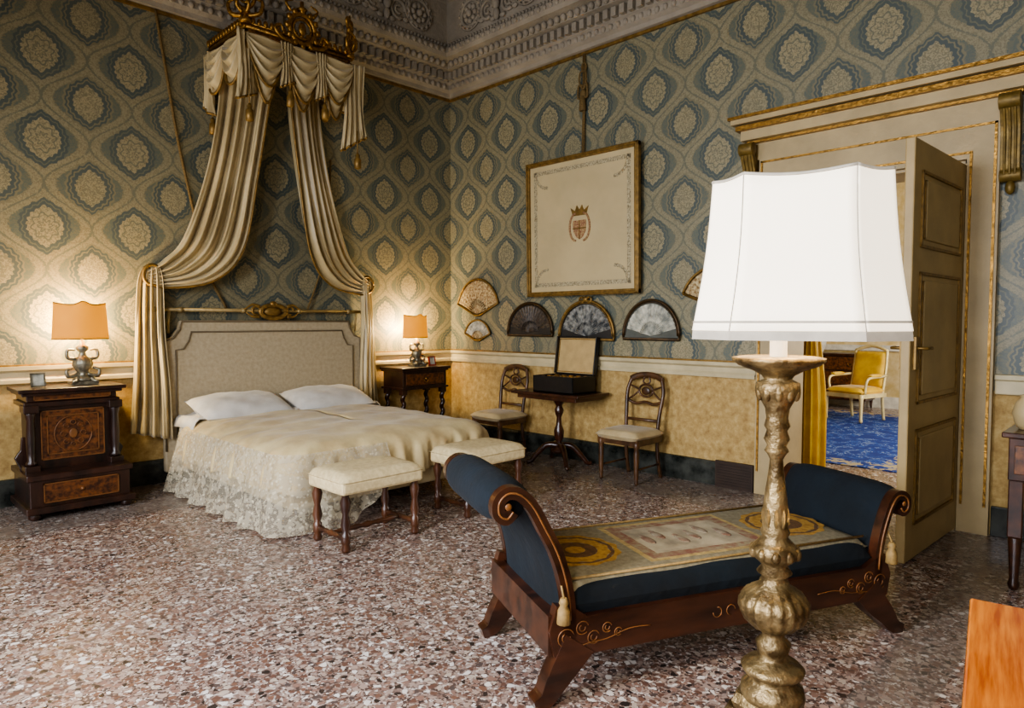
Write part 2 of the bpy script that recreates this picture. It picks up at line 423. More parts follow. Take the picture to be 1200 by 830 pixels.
for a in (.835,.69,-.675,-.815):
    z=2.88 if abs(a)>.8 else 2.69
    f.box(-.072,a-.008,.2,-.055,a+.008,z)
f.box(-.072,-.823,2.864,-.055,.843,2.88).box(-.072,-.683,2.684,-.055,.698,2.70)
f.obj('gilt_moulding',GOLD,d)
f=B()
for y in (.93,-.90):
    f.M=Matrix.Translation((0,y,0))
    f.ribbon(cat([(-.02,2.5,0),(-.06,2.55,0),(-.07,2.65,0),(-.08,2.8,0),(-.13,2.92,0),(-.17,2.98,0)],4),.06,-.055,.055)
    f.sweep([(-.15,-.06,2.98),(-.15,.06,2.98)],.055,14); f.sweep([(-.05,-.06,2.5),(-.05,.06,2.5)],.045,14)
    for q_ in (-.03,0,.03): f.sweep(cat([(-.09,q_,2.5),(-.105,q_,2.65),(-.12,q_,2.8),(-.17,q_,2.93)],4),.009,6)
    f.box(-.06,-.05,2.5,0,.05,3.03)
    f.sph((-.05,0,2.42),(.03,.03,.05),8,6)
f.M=Matrix.Identity(4); f.obj('scroll_console',simple('console_olive_gilt','75602F',.5,.4,.3,20),d,bevel=.003)
# door leaf
lf=empty('door_2',(-.03,-5.64,0.012),177)
W=1.10
f=B().box(0,-.028,0,W,.028,2.6)
pan=[(.22,.82),(.98,1.80),(1.95,2.42)]
for sg in (1,-1):
    for a,c in pan: f.box(.2,sg*.02,a+.05,W-.2,sg*.042,c-.05)
f.obj('leaf',simple('door_olive_cream','AA9262',.5,0,.12,3,.15,30),lf,bevel=.008)
f=B()
for sg in (1,-1):
    y0,y1=sg*.027,sg*.040
    for a,c in pan:
        for (i0,t) in ((.13,.018),(.185,.008)):
            g=i0-.13
            f.box(i0,y0,a+g,i0+t,y1,c-g).box(W-i0-t,y0,a+g,W-i0,y1,c-g).box(i0,y0,a+g,W-i0,y1,a+g+t).box(i0,y0,c-g-t,W-i0,y1,c-g)
    f.box(W-.09,y0,1.2,W-.05,y1+sg*.006,1.4)
    f.sweep([(W-.07,y0,1.33),(W-.07,y0+sg*.07,1.33),(W-.16,y0+sg*.075,1.33)],.01,8)
f.obj('gilt_panel_frames',GOLDP,lf)

# ---------------------------------------------------------------- next room
w=B().box(7.2,-7.2,0,7.4,.6,4.6); w.obj('wall_far',NEXTW)
B().box(.4,.4,0,7.4,.6,4.6).obj('wall_side',NEXTW)
B().box(.4,-7.4,0,7.4,-7.2,4.6).obj('wall_side.001',NEXTW)
B().box(.4,-7.4,4.6,7.4,.6,4.75).obj('ceiling.001',PLASTW)
B().box(7.17,-7.2,0,7.2,.4,.2).obj('baseboard_far',WHITEP)
B().box(7.15,-7.2,1.0,7.2,.4,1.1).obj('trim_8',WHITEP)
rg=B().box(1.7,-4.9,.002,6.3,-2.3,.010); rg.obj('area_rug',RUG)
p=empty('yellow_curtain',(.56,-4.38,0))
B().sheet(lambda u,v:(.04*math.sin(u*pi*9)+.03,(u-.5)*(.30-.16*math.sin(pi*min(1,v*1.3))**2),2.62*(1-v)+.015),60,24).obj('cloth',YELL,p,solid=.006)
B().sweep([(.02,-.35,2.64),(.02,.3,2.64)],.018,10).obj('rod',GOLDP,p)
a=empty('armchair',(5.25,-3.32,.016),-108)
f=B()
for x in (-.29,.29):
    f.lathe([(.018,0),(.028,.03),(.02,.06),(.03,.34),(.036,.36),(.036,.42)],x,-.28,12)
    f.sweep(cat([(x*.9,.30,0.006),(x*.9,.27,.2),(x*.9,.26,.42),(x*.9,.32,.75),(x*.88,.36,1.06)],4),.022,8)
    f.sweep(cat([(x,.29,.68),(x*1.08,.1,.67),(x*1.1,-.12,.66),(x*1.08,-.2,.6),(x,-.2,.42)],4),.02,8)
f.box(-.3,-.31,.36,.3,.29,.42); f.sweep(cat([(-.26,.36,1.05),(-.12,.38,1.10),(0,.385,1.12),(.12,.38,1.10),(.26,.36,1.05)],4),.024,8)
f.obj('frame',simple('gilt_white','D8C690',.4,.2),a)
f=B(); f.pillow((0,-.01,.45),(.58,.58,.14),pw=6); f.pillow((0,.30,.76),(.5,.56,.09),rx=80,pw=6); f.pillow((-.31,0,.69),(.07,.26,.05),pw=4); f.pillow((.31,0,.69),(.07,.26,.05),pw=4)
f.obj('upholstery',YELL,a)
c=empty('chest_of_drawers',(6.88,-2.45,0))
f=B().box(-.26,-.6,.15,.26,.6,.92).box(-.29,-.64,.92,.29,.64,.96)
for x in (-.22,.22):
    for y in (-.55,.55): f.lathe([(.015,0),(.03,.15)],x,y,10)
f.obj('carcass',MWOOD,c,bevel=.006)
f=B()
for z0 in (.18,.43,.68): f.box(-.275,-.56,z0,-.26,.56,z0+.22)
f.obj('drawer_fronts',INLAY,c,bevel=.004)
f=B()
for z0 in (.29,.54,.79):
    for y in (-.35,.35): f.torus((-.29,y,z0),.035,.007,'x',pi,2*pi)
f.obj('handles',GOLD,c)
v_=empty('porcelain_vase',(6.85,-2.2,.962)); B().lathe([(.05,0),(.06,.02),(.1,.12),(.11,.2),(.06,.3),(.05,.34),(.07,.37)],0,0,18).obj('vase',WHITEP,v_)
pf=empty('framed_painting',(7.17,-2.45,1.9))
f=B().box(-.05,-.6,-.5,0,-.52,.5).box(-.05,.52,-.5,0,.6,.5).box(-.05,-.6,.42,0,.6,.5).box(-.05,-.6,-.5,0,.6,-.42); f.obj('frame',GOLD,pf,bevel=.01)
B().box(-.02,-.53,-.43,0,.53,.43).obj('canvas',simple('painting','3A3326',.5,0,.3,5,hx2='8A7A52'),pf)

# ---------------------------------------------------------------- BED
bed=empty('bed',(-2.5,0,0))
f=B()
f.box(-.95,-2.30,.15,.95,-.12,.34); f.obj('bed_base',CREAMF,bed,bevel=.02)
f=B()
for x in (-.85,.85):
    for y in (-2.2,-.25): f.lathe([(.025,0),(.035,.03),(.028,.08),(.04,.16)],x,y,12)
f.obj('feet',DWOOD,bed)
B().box(-.96,-2.27,.34,.96,-.12,.57).obj('mattress',LINEN,bed,bevel=.06)
def rim(t,ox=0.0,y0=-.42,y1=-2.30,hw=.98,rc=.16):
    L1=(y0-y1)-rc; La=pi/2*rc; L2=2*hw-2*rc; tot=2*L1+2*La+L2; s=t*tot
    if s<L1: p=(-hw,y0-s);n=(-1,0)
    elif s<L1+La: a=(s-L1)/rc; p=(-hw+rc-rc*math.cos(a),y1+rc-rc*math.sin(a)); n=(-math.cos(a),-math.sin(a))
    elif s<L1+La+L2: q=s-L1-La; p=(-hw+rc+q,y1); n=(0,-1)
    elif s<L1+2*La+L2: a=(s-L1-La-L2)/rc; p=(hw-rc+rc*math.sin(a),y1+rc-rc*math.cos(a)); n=(math.sin(a),-math.cos(a))
    else: q=s-L1-2*La-L2; p=(hw,y1+rc+q); n=(1,0)
    return p,n,s
def cov(u,v):
    p,n,s=rim(u)
    if v<.5:
        k=v/.5
        cy=max(-1.75,min(-.8,p[1])); cx=0
        x=cx+(p[0]-cx)*k; y=cy+(p[1]-cy)*k
        z=.655-.03*k**2-.055*k**8+.006*math.sin(x*9+y*5)+.005*math.sin(y*17-x*6)+.004*math.sin(y*29+x*11)*k
        return (x,y,z)
    k=(v-.5)/.5
    fold=math.sin(s*34+1.5*math.sin(s*5))*.028+math.sin(s*71)*.008
    o=.045*math.sin(min(1,k*4)*pi/2)+.035*k+fold*min(1,k*1.6)
    return (p[0]+n[0]*o,p[1]+n[1]*o,.57-.28*k+.01*math.sin(s*23))
B().sheet(cov,420,34).obj('coverlet',COVER,bed,solid=.004)
def hd(u,v):
    x=-1.0+2.0*u; y=-.1-.5*v
    e=max(0,(abs(x)-.93)/.07); z=.635-.10*e**2+.01*math.sin(x*14+y*9)+.006*math.sin(x*31)
    return (x,y,z)
B().sheet(hd,60,14).obj('sheet',LINEN,bed,solid=.01)
def lace(u,v):
    p,n,s=rim(u*.47)
    o=.06+.13*v+math.sin(s*21+math.sin(s*4))*.035*v+math.sin(s*53)*.01*v
    zb=.02+ (0 if u<.86 else (u-.86)*2.2)
    return (p[0]+n[0]*o,p[1]+n[1]*o,.56*(1-v)+zb*v)
B().sheet(lace,300,16).obj('lace_skirt',LACE,bed)
f=B()
f.pillow((-.47,-.40,.70),(.86,.52,.21),rx=14,rz=2,wr=.006); f.pillow((.46,-.40,.70),(.86,.52,.21),rx=14,rz=-2,wr=.006)
f.obj('pillows',LINEN,bed)
f=B()
hp=[(-1.06,.1),(1.06,.1),(1.06,1.33),(.98,1.36),(.92,1.44),(.90,1.52),(-.90,1.52),(-.92,1.44),(-.98,1.36),(-1.06,1.33)]
f.prism(hp,'y',-.10,-.03); f.obj('headboard',HEADF,bed,bevel=.015)
f=B()
def loopin(k): return [(1.06-k,-.108,.3),(1.06-k,-.108,1.33-k*.8),(.98-k*.9,-.108,1.36-k),(.92-k*.8,-.108,1.44-k),(.90-k*.8,-.108,1.52-k),(-.90+k*.8,-.108,1.52-k),(-.92+k*.8,-.108,1.44-k),(-.98+k*.9,-.108,1.36-k),(-1.06+k,-.108,1.33-k*.8),(-1.06+k,-.108,.3)]
f.sweep(loopin(.008),.010,6); f.sweep(loopin(.11),.008,6)
f.obj('headboard_piping',PIPING,bed)
f=B()
f.sweep([(-1.12,-.1,1.62),(1.12,-.1,1.62)],.018,12)
for x in (-1.14,1.14): f.sph((x,-.1,1.62),.035)
for x in (-.9,.9,-.3,.3): f.sweep([(x-.02,-.1,1.62),(x+.02,-.1,1.62)],.026,12)
f.sweep([(-1.0,-.1,1.60),(-1.0,-.07,1.4)],.010,6); f.sweep([(1.0,-.1,1.60),(1.0,-.07,1.4)],.010,6)
f.obj('headboard_pole',simple('pole_cream_gilt','9A865A',.45,.3,.2,20),bed)
f=B()
f.torus((0,-.13,1.61),.11,.022,sx=1.25,sz=.62); f.sph((0,-.12,1.61),(.10,.03,.05)); 
for sg in (-1,1):
    f.torus((sg*.18,-.13,1.62),.042,.013,a0=0,a1=5); f.sweep(cat([(sg*.15,-.13,1.66),(sg*.22,-.13,1.68),(sg*.30,-.12,1.63)],4),[.02,.006],6); f.sweep(cat([(sg*.15,-.13,1.56),(sg*.22,-.13,1.56),(sg*.28,-.12,1.60)],4),[.018,.006],6)
f.sph((0,-.13,1.69),(.04,.03,.03)); f.obj('gilt_medallion',GOLDP,bed)

# ---------------------------------------------------------------- CANOPY
can=empty('bed_canopy',(-2.5,0,0))
f=B()
Wc=.53;D=.78
def rail(z,o,r):
    f.sweep([(-Wc-o,0,z),(-Wc-o,-D-o,z),(-Wc-o+.001,-D-o,z)],r,8); f.sweep([(-Wc-o,-D-o,z),(Wc+o,-D-o,z)],r,8); f.sweep([(Wc+o,-D-o,z),(Wc+o,0,z)],r,8)
rail(4.08,0,.014); rail(4.13,.008,.02); rail(4.165,.015,.012)
f.box(-Wc,-D,4.08,Wc,-D+.02,4.17).box(-Wc,-D,4.08,-Wc+.02,0,4.17).box(Wc-.02,-D,4.08,Wc,0,4.17)
n=18
for i in range(n+1):
    x=-Wc+2*Wc*i/n; f.sph((x,-D-.02,4.19),(.024,.018,.035),6,5); f.sph((x,-D-.015,4.065),(.018,.014,.022),6,5)
for sg in (-1,1):
    for i in range(13):
        y=-D*i/13; f.sph((sg*(Wc+.02),y,4.19),(.018,.024,.035),6,5); f.sph((sg*(Wc+.015),y,4.065),(.014,.018,.022),6,5)
def finial(x,y,z,s,rz=0):
    f.at(x,y,z,rz=rz,sc=s)
    f.lathe([(.05,0),(.07,.03),(.03,.07),(.05,.12),(.02,.16)],0,0,12)
    f.torus((0,0,.27),.12,.02,sx=.8); f.torus((0,0,.26),.05,.014)
    for sg in (-1,1):
        f.sweep(cat([(sg*.03,0,.08),(sg*.14,0,.10),(sg*.17,0,.2),(sg*.11,0,.24)],4),[.03,.012],6)
        f.sweep(cat([(sg*.08,0,.35),(sg*.16,0,.42),(sg*.12,0,.48),(sg*.08,0,.44)],4),[.022,.01],6)
        f.sweep(cat([(sg*.02,-.03,.1),(sg*.06,-.07,.16),(sg*.03,-.08,.24),(sg*.07,-.05,.3)],4),[.02,.01],6)
        f.sph((sg*.12,-.02,.32),(.03,.03,.04),8,5)
    f.sph((0,-.01,.43),(.045,.04,.06),8,6); f.sweep(cat([(0,0,.45),(.0,0,.52),(.03,0,.56)],3),[.03,.008],6)
    f.M=Matrix.Identity(4)
finial(-Wc,-D,4.15,.90,-45); finial(Wc,-D,4.13,.78,45)
f.at(0,-D-.03,4.10,sc=.9); f.torus((0,0,.17),.15,.028,sx=.95); f.torus((0,0,.17),.10,.015); f.sph((0,0,.17),(.045,.03,.07),8,6)
for k in range(12):
    a=2*pi*k/12; f.sph((.17*math.cos(a),-.01,.17+.18*math.sin(a)),(.035,.028,.035),6,4)
for sg in (-1,1): f.sweep(cat([(sg*.08,0,.0),(sg*.22,0,.02),(sg*.30,0,.1),(sg*.24,0,.15),(sg*.21,0,.09)],4),[.032,.012],6); f.sweep(cat([(sg*.12,0,.32),(sg*.18,0,.40),(sg*.1,0,.44)],4),[.02,.008],6)
f.lathe([(.03,.34),(.06,.37),(.02,.4),(.02,.45)],0,0,10); f.M=Matrix.Identity(4)
f.obj('gilt_corona',GOLD,can)
sw=B(); fr=B()
def swag(Pa,Qa,drop,out):
    Pa=Vector(Pa);Qa=Vector(Qa);out=Vector(out)
    def fn(u,v):
        s4=4*u*(1-u)
        p=Pa.lerp(Qa,u); dz=(.06+drop*s4)*v
        o=.05*math.sin(pi*v*.9)*(s4**.5)+.03*math.sin(v*pi*8+ .8*math.sin(u*5))*s4**.6+.03
        return p+out*o-Vector((0,0,dz))
    sw.sheet(fn,36,48)
    fr.sweep([fn(i/24,1)+Vector((0,0,-.012)) for i in range(25)],.014,6)
zt=4.07
for i in range(3):
    a=-Wc+2*Wc*i/3; c=a+2*Wc/3
    swag((a-.02,-D,zt),(c+.02,-D,zt),.36+(.07 if i==1 else 0),(0,-1,0))
    swag((a+.03,-D+.02,zt),(c-.03,-D+.02,zt),.50,(0,-.6,0))
swag((-Wc,0,zt),(-Wc,-D/2-.02,zt),.34,(-1,0,0)); swag((-Wc,-D/2,zt),(-Wc,-D,zt),.34,(-1,0,0))
swag((Wc,-D,zt),(Wc,-D/2,zt),.34,(1,0,0)); swag((Wc,-D/2,zt),(Wc,0,zt),.34,(1,0,0))
def loft(bd,secs,nf,amp,nu=60,per=8,ph=0):
    L=cat([s[0] for s in secs],per); R=cat([s[1] for s in secs],per); A=cat([(s[2],0,0) for s in secs],per); n=len(L)-1
    def fn(u,v):
        i=min(n,int(round(v*n))); l=L[i];r_=R[i]; d=(r_-l); 
        t=(L[min(n,i+1)]-L[max(0,i-1)]); nn=d.cross(t)
        if nn.length>1e-6: nn.normalize()
        if nn.y>0: nn=-nn
        w=math.sin(u*pi*2*nf+ph+.5*math.sin(v*7))+.35*math.sin(u*pi*2*nf*2.3+1)
        return l+d*u+nn*(w*amp*A[i].x)
    bd.sheet(fn,nu,n); return fn,n
def jabot(x,y,len_,dx,dy):
    fn,n=loft(sw,[((x-dx,y-dy,zt),(x+dx,y+dy,zt),1),((x-dx*.8,y-dy*.8,zt-len_*.5),(x+dx*.8,y+dy*.8,zt-len_*.5),1.2),((x-dx*1.2,y-dy*1.2,zt-len_),(x+dx*1.1,y+dy*1.1,zt-len_*.82),1.5)],4,.022,60)
    fr.sweep([fn(i/40,1) for i in range(41)],.012,5)
    tx=Vector((x,y-.06,zt-len_-.02)); fr.sweep([(x,y-.06,zt-len_+.2),tx],.006,5); fr.M=Matrix.Translation(tx); fr.lathe([(.012,0),(.024,-.025),(.02,-.045),(.034,-.06),(.036,-.15),(.01,-.16)],0,0,10); fr.M=Matrix.Identity(4)
jabot(-Wc-.02,-D-.03,.62,.10,.05); jabot(Wc+.02,-D-.03,.86,.10,-.05); jabot(-Wc/3,-D-.06,.42,.06,.0); jabot(Wc/3,-D-.06,.46,.06,.0); jabot(-Wc-.05,-.08,.6,.01,.08)
sw.obj('valance_swags',DRAPE,can,solid=.004); fr.obj('gold_fringe',GOLDP,can)
dr=B(); tb=B()
for sg in (-1,1):
    def mx(p): return (p[0] if sg<0 else -p[0],p[1],p[2])
    secs=[((-.50,-.14,4.1),(-.06,-.42,4.1),1.0),((-.52,-.14,3.6),(-.12,-.34,3.6),1.1),((-.64,-.13,2.95),(-.22,-.30,2.95),1.1),((-.86,-.12,2.30),(-.36,-.28,2.24),1.1),((-1.04,-.11,2.08),(-.62,-.24,1.92),.9),((-1.16,-.10,1.98),(-1.02,-.16,1.83),.45),((-1.19,-.08,1.97),(-1.17,-.12,1.86),.2)]
    fn,n=loft(dr,[(mx(a_),mx(c_),k_) for a_,c_,k_ in secs],5,.042,90,8)
    fr2=[fn(1,i/n) for i in range(n+1)]; tb.sweep([p+Vector((0,-.01,-.012)) for p in fr2[4:]],.012,5)
    q1=-.05 if sg>0 else 0
    secs=[((-1.20-q1,-.07,2.0),(-1.08,-.14,2.0),.4),((-1.25-q1,-.07,1.85),(-1.06,-.16,1.85),.9),((-1.28-q1,-.07,1.4),(-1.06,-.17,1.4),1.2),((-1.31-q1,-.07,.9),(-1.03,-.18,.9),1.3),((-1.34-q1,-.07,.50),(-1.02,-.18,.42),1.4)]
    loft(dr,[(mx(a_),mx(c_),k_) for a_,c_,k_ in secs],4,.033 if sg<0 else .028,70,8)
    tb.torus((sg*1.14,-.12,1.93),.085,.016,sx=.9,sz=1.1); tb.sph((sg*1.17,-.06,1.98),.04)
dr.obj('drapes',DRAPE,can,solid=.005); tb.obj('tiebacks',GOLDP,can)
rp=B()
rp.sweep(cat([(-1.03,-.02,4.36),(-.95,-.03,3.8),(-.86,-.03,3.2),(-.74,-.05,2.55),(-.62,-.05,2.0),(-.45,-.05,1.64)],6),.014,6)
rp.sweep(cat([(.74,-.03,3.3),(.72,-.03,2.9),(.66,-.04,2.3),(.55,-.05,1.95),(.42,-.06,1.64)],6),.012,6)
rp.obj('hanging_cords',ROPE,can)

# ---------------------------------------------------------------- bedside cabinet (kneeler)
p=empty('bedside_cabinet',(-4.36,-.06,0))
f=B()
f.box(-.34,-.60,.06,.34,0,.32).box(-.37,-.64,.05,.37,0,.10).box(-.36,-.62,.30,.36,0,.345)
f.box(-.28,-.37,.34,.28,0,.86).box(-.33,-.42,.84,.33,0,.88).box(-.31,-.40,.88,.31,0,.96).box(-.37,-.47,.955,.37,0,.985).box(-.345,-.44,.93,.345,0,.955)
f.box(-.34,-.46,.34,-.24,-.30,.39).box(.24,-.46,.34,.34,-.30,.39).box(-.34,-.46,.80,-.24,-.30,.86).box(.24,-.46,.80,.34,-.30,.86)
for x in (-.29,.29):
    f.lathe([(.035,.39),(.04,.41),(.026,.43),(.03,.5),(.034,.6),(.028,.74),(.036,.77),(.04,.80)],x,-.41,14)
for x in (-.31,.31):
    for y in (-.58,-.06): f.lathe([(.03,0),(.045,.02),(.04,.05)],x,y,12)
f.prism([(-.34,.34),(-.38,.44),(-.34,.5),(-.33,.6),(-.30,.6),(-.28,.34)],'y',-.30,-.26); f.prism([(.34,.34),(.38,.44),(.34,.5),(.33,.6),(.30,.6),(.28,.34)],'y',-.30,-.26)
f.obj('carcass',DWOOD,p,bevel=.006)
f=B().box(-.215,-.378,.42,.215,-.37,.80).box(-.25,-.612,.13,.25,-.60,.27).box(-.26,-.408,.895,.26,-.40,.945)
f.obj('marquetry_panels',INLAY,p,bevel=.002)
f=B()
for a,c,z0,z1,y in ((-.22,.22,.415,.805,-.38),(-.18,.18,.455,.765,-.384),(-.255,.255,.125,.275,-.614),(-.265,.265,.89,.95,-.409)):
    t=.008; f.box(a,y,z0,a+t,y-.006,z1).box(c-t,y,z0,c,y-.006,z1).box(a,y,z0,c,y-.006,z0+t).box(a,y,z1-t,c,y-.006,z1)
for i in range(8):
    an=i*pi/4; f.torus((.07*math.cos(an),-.382,.61+.09*math.sin(an)),.02,.003,n=10,seg=4)
f.torus((0,-.382,.61),.13,.004,sz=1.1); f.sph((0,-.384,.61),(.03,.005,.04)); f.sph((0,-.62,.2),(.014,.014,.014))
f.obj('inlay_lines',INL2,p)
# bedside table with twisted legs
p=empty('bedside_table',(-.80,-.06,0))
f=B().box(-.36,-.45,.945,.36,0,.975).box(-.32,-.41,.74,.32,-.02,.93).box(-.34,-.43,.925,.34,0,.945).box(-.34,-.43,.72,.34,0,.745).box(-.31,-.40,.12,.31,-.03,.15)
for x in (-.29,.29):
    for y in (-.37,-.06):
        f.twist(x,y,.2,.68,.034,4); f.box(x-.035,y-.035,.66,x+.035,y+.035,.73).box(x-.035,y-.035,.1,x+.035,y+.035,.2); f.sph((x,y,.05),(.042,.042,.05))
f.obj('frame',DWOOD,p,bevel=.004)
f=B().box(-.28,-.42,.77,.28,-.41,.90); f.obj('drawer_front',INLAY,p,bevel=.003)
f=B(); f.torus((0,-.43,.83),.03,.006,a0=pi,a1=2*pi); f.sph((0,-.425,.84),.015); f.obj('pull',GOLD,p)
# table lamps
def tlamp(x,y,z,s,pw):
    p=empty('table_lamp',(x,y,z),0,s)
    f=B(); f.box(-.09,-.07,0,.09,.07,.025)
    f.lathe([(.07,.025),(.075,.045),(.045,.06),(.025,.08),(.045,.11),(.065,.15),(.06,.19),(.03,.22),(.02,.25),(.04,.27),(.045,.29),(.02,.31),(.015,.36)],0,0,20,flute=(8,.12,.1,.2))
    for sg in (-1,1):
        f.sweep(cat([(sg*.03,0,.08),(sg*.10,-.01,.065),(sg*.11,-.01,.11),(sg*.07,0,.13)],4),[.02,.01],6)
        f.sweep(cat([(sg*.05,0,.2),(sg*.10,0,.21),(sg*.10,0,.27),(sg*.05,0,.27)],4),[.016,.008],6)
        f.sweep(cat([(sg*.05,-.05,.05),(sg*.06,-.07,.03),(sg*.09,-.08,.025)],3),[.018,.013],6)
    f.obj('base',LSILV,p)
    def sh(u,v):
        a=(u-.5)*2; hw=.178+.018*(1-v)
        top=.62+(.03*math.exp(-(a/.25)**2)) +.02*(abs(a)**3); z_=.355+(top-.355)*v
        return (a*hw,-.10*(1-a*a)+.03,z_)
    B().sheet(sh,32,10).obj('shade',OSHADE,p,solid=.004)
    f=B(); f.sweep([sh(i/32,1) for i in range(33)],.005,6); f.sweep([sh(i/32,0) for i in range(33)],.005,6); f.sweep([(0,.0,.36),(0,-.06,.42)],.004,6)
    f.lathe([(.012,.36),(.014,.40)],0,0,10)
    f.obj('shade_edge',GOLDP,p); B().sph((0,0,.44),(.025,.025,.035)).obj('bulb',CANDLE,p)
    l=bpy.data.lights.new('bulb_light','POINT'); l.energy=pw; l.color=(1,.76,.40); l.shadow_soft_size=.05
    lo=bpy.data.objects.new('bulb_light',l); bpy.context.scene.collection.objects.link(lo); lo.parent=p; lo.location=(0,.04,.48)
tlamp(-4.24,-.26,.986,1.06,88); tlamp(-.76,-.26,.976,.96,72)
def sframe(x,y,z,mat,rz):
    p=empty('photo_frame',(x,y,z),rz); f=B()
    f.at(0,0,.003,rx=-12); f.box(-.05,-.008,0,-.038,.008,.11).box(.038,-.008,0,.05,.008,.11).box(-.05,-.008,0,.05,.008,.012).box(-.05,-.008,.098,.05,.008,.11); f.M=Matrix.Identity(4); f.sweep([(0,.02,.08),(0,.06,.006)],.004,5)
    f.obj('frame',mat,p); f=B().at(0,0,0.003,rx=-12); f.box(-.04,-.003,.01,.04,.003,.1); f.obj('photo',FANW,p)
sframe(-4.57,-.36,.987,LSILV,0); sframe(-.60,-.36,.977,simple('red_frame','8E1D14',.4),0)

# ---------------------------------------------------------------- benches
def bench(x,y):
    p=empty('upholstered_bench',(x,y,0)); f=B()
    leg=[(.022,0),(.032,.02),(.022,.05),(.03,.06),(.03,.12),(.02,.13),(.034,.18),(.02,.25),(.028,.28),(.036,.33),(.022,.37),(.03,.38),(.03,.42)]
    for a in (-.28,.28):
        for c in (-.18,.18): f.lathe(leg,a,c,14)
    hs=lambda a,c: [(a[0]+(c[0]-a[0])*t,a[1]+(c[1]-a[1])*t,.09) for t in [i/12 for i in range(13)]]
    rr=[.014,.014,.022,.014,.02,.014,.025,.014,.02,.014,.022,.014,.014]
    for a in (-.28,.28): f.sweep(hs((a,-.18),(a,.18)),rr,8)
    f.sweep(hs((-.28,0),(.28,0)),rr,8)
    f.obj('turned_legs',LWOOD,p)
    f=B(); f.box(-.325,-.225,.38,.325,.225,.47); f.obj('seat_rail',BENCHF,p,bevel=.02)
    B().pillow((0,0,.465),(.66,.46,.11),pw=8).obj('seat_cushion',BENCHF,p)
bench(-3.12,-2.76); bench(-2.04,-2.74)

# ---------------------------------------------------------------- side chairs
def chair(x,y,rz):
    p=empty('side_chair',(x,y,0),rz); f=B()
    for sx in (-1,1):
        f.lathe([(.012,0),(.02,.02),(.015,.04),(.022,.08),(.026,.3),(.02,.33),(.03,.35),(.03,.41)],sx*.2,-.19,12)
        f.sweep(cat([(sx*.185,.25,0),(sx*.18,.2,.2),(sx*.18,.19,.42),(sx*.19,.21,.62),(sx*.205,.25,.82),(sx*.17,.275,.95)],5),.019,8)
    f.box(-.225,-.215,.36,.225,.21,.42)
    f.sweep(cat([(-.18,.272,.94),(-.1,.285,.975),(0,.29,.985),(.1,.285,.975),(.18,.272,.94)],5),[.03]*3,8,.5)
    f.sweep(cat([(-.19,.24,.73),(-.1,.25,.70),(0,.25,.72),(.1,.25,.70),(.19,.24,.73)],4),.015,8)
    f.sweep([(-.185,.205,.55),(.185,.205,.55)],.015,8)
    f.torus((0,.262,.83),.06,.012,sx=1.3,n=18,seg=6)
    for sx in (-1,1):
        f.sweep(cat([(sx*.19,.265,.88),(sx*.13,.265,.86),(sx*.08,.265,.83),(sx*.13,.255,.78),(sx*.19,.25,.74)],4),.010,6)
        f.sweep(cat([(sx*.02,.28,.97),(sx*.04,.275,.92),(sx*.0,.27,.89)],3),.010,6)
        f.sweep([(sx*.2,-.19,.14),(sx*.185,.22,.14)],.010,6)
    f.sph((0,.262,.83),(.05,.012,.04))
    f.obj('frame',CHWOOD,p,bevel=0)
    B().pillow((0,-.01,.44),(.48,.46,.11),pw=6).obj('seat_cushion',CREAMF,p)
chair(-.37,-1.28,-90); chair(-.37,-3.07,-90)
# ---------------------------------------------------------------- pedestal table with box
p=empty('pedestal_table',(-.34,-2.15,0))
f=B().box(-.26,-.46,.745,.26,.46,.775).box(-.22,-.40,.70,.22,.40,.745)
f.lathe([(.06,.12),(.08,.15),(.04,.18),(.03,.24),(.05,.30),(.055,.36),(.03,.42),(.025,.5),(.045,.55),(.05,.58),(.03,.62),(.06,.67),(.08,.70)],0,0,18)
for sx in (-1,1):
    for sy in (-1,1):
        f.sweep(cat([(0,0,.2),(sx*.07,sy*.11,.2),(sx*.13,sy*.2,.1),(sx*.17,sy*.25,.025),(sx*.2,sy*.28,.03)],5),[.035,.02],8)
f.obj('table_frame',MWOOD,p,bevel=.006)
bx=empty('presentation_box',(-.33,-2.21,.776))
f=B()
x0,x1,y0,y1,hh=-.19,.19,-.27,.27,.17
f.box(x0,y0,0,x1,y1,.015).box(x0,y0,0,x0+.015,y1,hh).box(x1-.015,y0,0,x1,y1,hh).box(x0,y0,0,x1,y0+.015,hh).box(x0,y1-.015,0,x1,y1,hh)
f.at(x1,0,hh,ry=8); f.box(0,y0,0,.012,y1,.40).box(-.05,y0,0,0,y0+.012,.40).box(-.05,y1-.012,0,0,y1,.40).box(-.05,y0,.39,0,y1,.402); f.M=Matrix.Identity(4)
f.obj('case',BLACK,bx,bevel=.004)
f=B().box(x0+.016,y0+.016,.10,x1-.016,y1-.016,.15); f.at(x1,0,hh,ry=8); f.box(-.01,y0+.014,.012,0.0,y1-.014,.388); f.M=Matrix.Identity(4)
f.obj('lining',simple('box_lining','B49A68',.7,0,.1,10),bx)
f=B()
for i in range(5):
    for j in range(3): f.lathe([(.028,.15),(.03,.16),(.015,.165)],-.11+j*.11,-.2+i*.1,10)
f.at(x1,0,hh,ry=8)
a,c=(y0+.02,y1-.02)
f.box(-.014,a,.02,-.01,a+.008,.38).box(-.014,c-.008,.02,-.01,c,.38).box(-.014,a,.02,-.01,c,.028).box(-.014,a,.372,-.01,c,.38)
f.M=Matrix.Identity(4); f.obj('medals',GOLD,bx)

